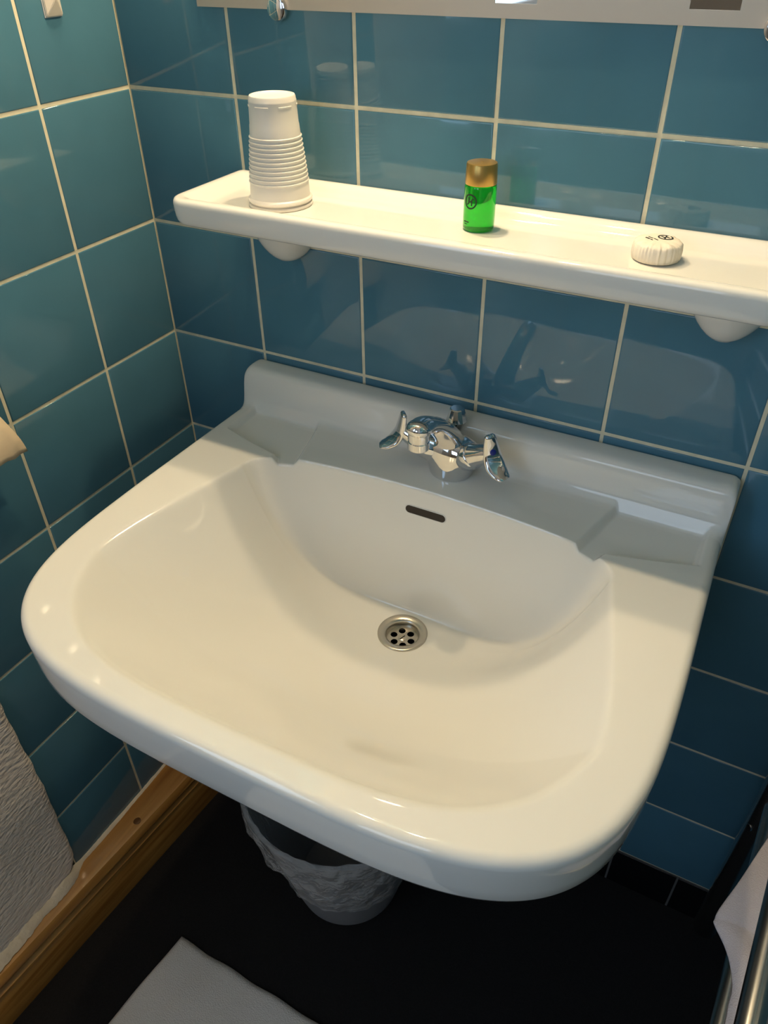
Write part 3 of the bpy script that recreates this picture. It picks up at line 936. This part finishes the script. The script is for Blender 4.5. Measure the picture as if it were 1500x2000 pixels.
# ------------------------------------------------------------------ wrapped soap
SX, SY = 0.6390, -0.0615
soap = thing('wrapped_soap', 'round bar of soap in pleated white paper on the shelf', 'soap', (SX, SY, SZ))
prs = [(a * 0.945, b * 0.93) for a, b in ((0.0001, 0.0005), (0.0195, 0.0005), (0.0214, 0.0016), (0.0222, 0.0050), (0.0223, 0.0115), (0.0217, 0.0150), (0.0200, 0.0168), (0.0165, 0.0178), (0.0110, 0.0183), (0.0060, 0.0185), (0.0001, 0.0186))]
prr = np.random.default_rng(5); ph = prr.random(40) * 6.28
def soapmod(r_, z_, t, i):
    k = 1 if 2 <= i <= 6 else (0.35 if i == 7 else 0.0)
    wv = 0.00022 * math.sin(34 * t + 2.6 * math.sin(3 * t)) + 0.00022 * math.sin(19 * t + 2.0 + 2 * math.sin(5 * t)) + 0.0002 * math.sin(51 * t + 3 * math.sin(2 * t))
    zz_ = z_ + (0.0005 * math.sin(7 * t + 1) + 0.0003 * math.sin(13 * t)) * (1 if 5 <= i <= 7 else 0)
    return r_ + wv * k, zz_
V, F = lathe(prs, (SX, SY, SZ), 160, rmod=soapmod)
obj('wrapper', V, F, M['soap_paper'], soap, angle=60)
def on_soap(cx, cy, rot):
    def f(u, v, h):
        x = cx + u * math.cos(rot) - v * math.sin(rot); y = cy + u * math.sin(rot) + v * math.cos(rot)
        d = math.hypot(x - SX, y - SY)
        return (x, y, SZ + 0.93 * float(np.interp(d, [0, 0.0057, 0.0104, 0.0156, 0.0189], [0.0186, 0.0185, 0.0183, 0.0178, 0.0168])) + 0.00012 + h)
    return f
V, F = emblem(on_soap(SX + 0.0042, SY + 0.0068, 0.9), 0.0060, 0.0010)
obj('printed_emblem', V, F, M['ink'], soap, smooth=False)
f = on_soap(SX - 0.0055, SY - 0.0015, -0.62)
V, F = merge([stroke([(-0.0055, -0.0022), (-0.0005, -0.0022)], 0.0011, f), stroke([(0.0005, -0.0022), (0.0030, -0.0022)], 0.0007, f),
              stroke([(-0.0055, 0.0010), (0.0, 0.0010)], 0.0006, f), stroke([(0.0012, 0.0012), (0.0058, 0.0012)], 0.0007, f)])
obj('printed_line', V, F, M['ink'], soap, smooth=False)

# ------------------------------------------------------------------ white hook on the left wall
hk = thing('wall_hook', 'white plastic adhesive hook with a faceted tip high on the left tiles', 'hook', (0, -0.09, 0.077))
def wedge(y0, y1, z0, z1, apex):
    b_ = [(0.0, y0, z0), (0.0, y1, z0), (0.0, y1, z1), (0.0, y0, z1)]
    t_ = [(0.0035, y0, z0), (0.0035, y1, z0), (0.0035, y1, z1), (0.0035, y0, z1)]
    V_ = b_ + t_ + apex
    F_ = [(0, 1, 5, 4), (1, 2, 6, 5), (2, 3, 7, 6), (3, 0, 4, 7), (4, 5, 8), (5, 6, 9, 8), (6, 7, 9), (7, 4, 8, 9), (3, 2, 1, 0)]
    return V_, F_
V, F = wedge(-0.1005, -0.0790, 0.0775, 0.150, [(0.0135, -0.0925, 0.0940), (0.0120, -0.0895, 0.146)])
bm = bmesh.new(); vv = [bm.verts.new(v) for v in V]
for q_ in F: bm.faces.new([vv[i] for i in q_])
bmesh.ops.bevel(bm, geom=bm.edges[:], offset=0.0006, segments=2, affect='EDGES')
obj_bm('hook_plate', bm, M['hook'], hk, angle=25)
bm = bmesh.new(); box_bm(bm, (0.0, -0.1015, 0.0765), (0.0012, -0.0780, 0.151), 0.0004)
obj_bm('adhesive_pad', bm, M['frame'], hk)

# ------------------------------------------------------------------ beige paper sheet hanging at the left wall
c0 = np.array((0.030, -0.3005, -0.3259))                 # corner nearest the basin
e1 = np.array((0.030, -0.3170, -0.2680)) - c0            # up along the near edge
e2 = np.array((0.030, -0.3390, -0.3205)) - c0            # along the lower edge, towards the room
V = []; F = []; N = 16
for i in range(N):
    for j in range(N):
        s, t = i / (N - 1) * 1.5, j / (N - 1) * 4.0
        P = c0 + e1 * s + e2 * t
        P[0] += 0.004 * math.sin(3 * s + 1.1 * t) - 0.020 * (s / 1.5) ** 2 + 0.004 * t * 0.5
        P[2] += 0.0012 * math.sin(9 * t) * (1 - s / 1.5) + 0.001 * math.sin(7 * s)
        V.append(tuple(P))
for i in range(N - 1):
    for j in range(N - 1):
        a = i * N + j; F.append((a, a + 1, a + N + 1, a + N))
pa = obj('paper_sheet', V, F, M['kraft'])
so = pa.modifiers.new('thickness', 'SOLIDIFY'); so.thickness = 0.0010
tag(pa, 'creased beige paper sheet hanging beside the left tiles', 'paper')
# ------------------------------------------------------------------ waste bin with clear liner
BC = (0.3620, -0.2000); BH = 0.305
bn = thing('waste_bin', 'grey plastic waste bin under the basin', 'bin', (*BC, ZF))
RT, R0 = 0.150, 0.088
pr = [(0.0005, 0.0), (R0 - 0.006, 0.0), (R0, 0.004), (R0 + 0.006, 0.03), (RT - 0.004, BH - 0.012), (RT - 0.002, BH - 0.010), (RT + 0.001, BH - 0.004), (RT, BH), (RT - 0.004, BH), (RT - 0.006, BH - 0.012), (R0 + 0.002, 0.03), (R0 - 0.008, 0.008), (0.0005, 0.008)]
V, F = lathe(pr, (*BC, ZF), 72)
obj('tub', V, F, M['bin'], bn, angle=40)
lr = np.random.default_rng(11); phl = lr.random(12) * 6.28
def linermod(r_, z_, t, i):
    if i >= 6:
        w_ = min(1.0, (i - 5) / 5)
        dr_ = 0.0022 * math.sin(11 * t + phl[0] + i * 0.6) + 0.0018 * math.sin(23 * t + phl[1] - i * 0.9) + 0.0012 * math.sin(41 * t + phl[2] + i)
        dz_ = (0.016 * math.sin(2 * t + 0.6) + 0.006 * math.sin(7 * t + phl[3]) + 0.004 * math.sin(17 * t)) * max(0, (i - 8) / 7)
        return r_ + (0.003 + dr_) * w_, z_ + dz_
    return r_ + 0.0012 * math.sin(13 * t + i) + 0.001 * math.sin(31 * t + 2 * i), z_
lp = [(0.112, 0.10), (0.118, 0.16), (0.126, 0.21), (0.134, 0.25), (0.1425, BH - 0.012), (0.1470, BH + 0.002), (RT + 0.0030, BH + 0.0022)]
for k in range(1, 11):
    t = k / 10; z_ = BH - 0.004 - 0.088 * t
    lp.append((R0 + (RT - R0) * z_ / BH + 0.006, z_))
V, F = lathe(lp, (*BC, ZF), 140, rmod=linermod)
ln = obj('bin_liner', V, F, M['liner'], bn, angle=60)
ln['label'] = 'crumpled clear plastic liner folded over the rim'

# ------------------------------------------------------------------ bath mat
X0, Y1 = 0.1720, -0.4190
NXm, NYm = 90, 90
V = []; F = []
for j in range(NYm):
    for i in range(NXm):
        u, v = i / (NXm - 1), j / (NYm - 1)
        x = X0 + 0.50 * u - 0.115 * v * 0.62; y = Y1 - 0.62 * v - 0.006 * u
        x += 0.0008 * math.sin(v * 30) * (1 - u); y += 0.0009 * math.sin(u * 34 + 1) * (1 - v)
        z = 0.0075 + 0.0008 * math.sin(u * 40 + v * 13) + 0.0010 * math.sin(v * 23 - u * 9)
        xe = u * 0.50
        for g in (0.050, 0.057, 0.064, 0.071):
            z -= 0.0016 * math.exp(-((xe - g) / 0.0016) ** 2)
        d_ = min(u * 0.5, v * 0.62, (1 - u) * 0.5, (1 - v) * 0.62)
        z -= 0.0035 * max(0, 1 - d_ / 0.006) ** 2
        V.append((x, y, ZF + z))
for j in range(NYm - 1):
    for i in range(NXm - 1):
        a = j * NXm + i; F.append((a, a + NXm, a + NXm + 1, a + 1))
bt = [j * NXm for j in range(NYm)] + [(NYm - 1) * NXm + i for i in range(1, NXm)] + [j * NXm + NXm - 1 for j in range(NYm - 2, -1, -1)] + [i for i in range(NXm - 2, 0, -1)]
o_ = len(V); V += [(V[k][0], V[k][1], ZF + 0.0004) for k in bt]
for k in range(len(bt)):
    k2 = (k + 1) % len(bt); F.append((bt[k2], bt[k], o_ + k, o_ + k2))
bmat = obj('bath_mat', V, F, M['mat'], angle=80)
tag(bmat, 'white cotton bath mat with a woven band lying on the black floor', 'mat')

# ------------------------------------------------------------------ towel radiator and towel
def rung_x(y): return 0.897 + 0.0764 * (y + 0.28)
rad_t = thing('towel_radiator', 'chrome ladder towel radiator to the right of the basin', 'radiator', (0.90, -0.4, ZF + 0.1))
YA, YZ = -0.078, -0.88
for yc in (YA, YZ):
    xc = rung_x(yc) - (0.004 if yc == YA else 0)
    V, F = lathe([(0.0002, ZF + 0.12), (0.014, ZF + 0.12), (0.0165, ZF + 0.124), (0.0165, -0.10), (0.014, -0.096), (0.0002, -0.096)], (xc, yc, 0), 28)
    obj('collector', V, F, M['shaded_chrome'], rad_t)
for z in (-0.145, -0.265, -0.41, -0.555, -0.700):
    V, F = loft(tube_verts([(rung_x(YA), YA, z), (rung_x(-0.48), -0.48, z), (rung_x(YZ), YZ, z)], [(0.0112, 0.0112)] * 3, 24), True, True, True)
    obj('rung', V, F, M['shaded_chrome'], rad_t)
for yc in (YA, YZ):
    for z in (-0.30, -0.92):
        V, F = loft(tube_verts([(rung_x(yc), yc, z), (XR, yc, z)], [(0.009, 0.009)] * 2, 16), True, True, True)
        obj('wall_bracket', V, F, M['shaded_chrome'], rad_t)
V, F = lathe([(0.0002, 0.0), (0.0050, 0.0), (0.0058, 0.0010), (0.0058, 0.006), (0.004, 0.007), (0.004, 0.011)], (0, 0, 0), 16)
V = [(rung_x(YA) - 0.0245 + z * 0.75, YA - 0.012 + z * 0.6 + 0.0 * x, -0.762 + y) if False else (0.897 + z * 0.8 + x * 0.5, -0.0905 + z * 0.7 - x * 0.6, -0.757 + y) for x, y, z in V]
obj('vent_plug', V, F, M['chrome'], rad_t)

# towel: lies over the second rung, its free corner hanging on the basin side
left = [(0.934, -0.085, -0.664), (0.905, -0.1523, -0.672), (0.8829, -0.2198, -0.678), (0.8695, -0.2553, -0.688), (0.8675, -0.2663, -0.692), (0.8679, -0.272, -0.692), (0.8804, -0.2895, -0.69), (0.8879, -0.3068, -0.686), (0.8936, -0.3287, -0.684), (0.8925, -0.3473, -0.684), (0.8918, -0.3673, -0.684), (0.885, -0.43, -0.684), (0.879, -0.5, -0.684)]
left = catmull(left, 5)
V = []; F = []; NC = 16
for p_ in left:
    for j in range(NC):
        t = j / (NC - 1)
        xr = max(0.952 - 0.005 * math.sin(p_[1] * 12), p_[0] + 0.03)
        x = p_[0] + (xr - p_[0]) * t
        z = p_[2] + 0.016 * math.sin(t * math.pi * 0.62) - 0.10 * max(0, t - 0.55) + 0.0035 * math.sin(9 * t + 22 * p_[1])
        V.append((x, p_[1] + 0.004 * math.sin(7 * t) * t, z))
for i in range(len(left) - 1):
    for j in range(NC - 1):
        a = i * NC + j; F.append((a, a + 1, a + NC + 1, a + NC))
tw = obj('towel', V, F, M['towel'])
so = tw.modifiers.new('thickness', 'SOLIDIFY'); so.thickness = 0.0035; so.offset = 0
sb = tw.modifiers.new('smooth', 'SUBSURF'); sb.levels = 1; sb.render_levels = 1
tag(tw, 'pale lilac white towel draped over the chrome radiator rung', 'towel')
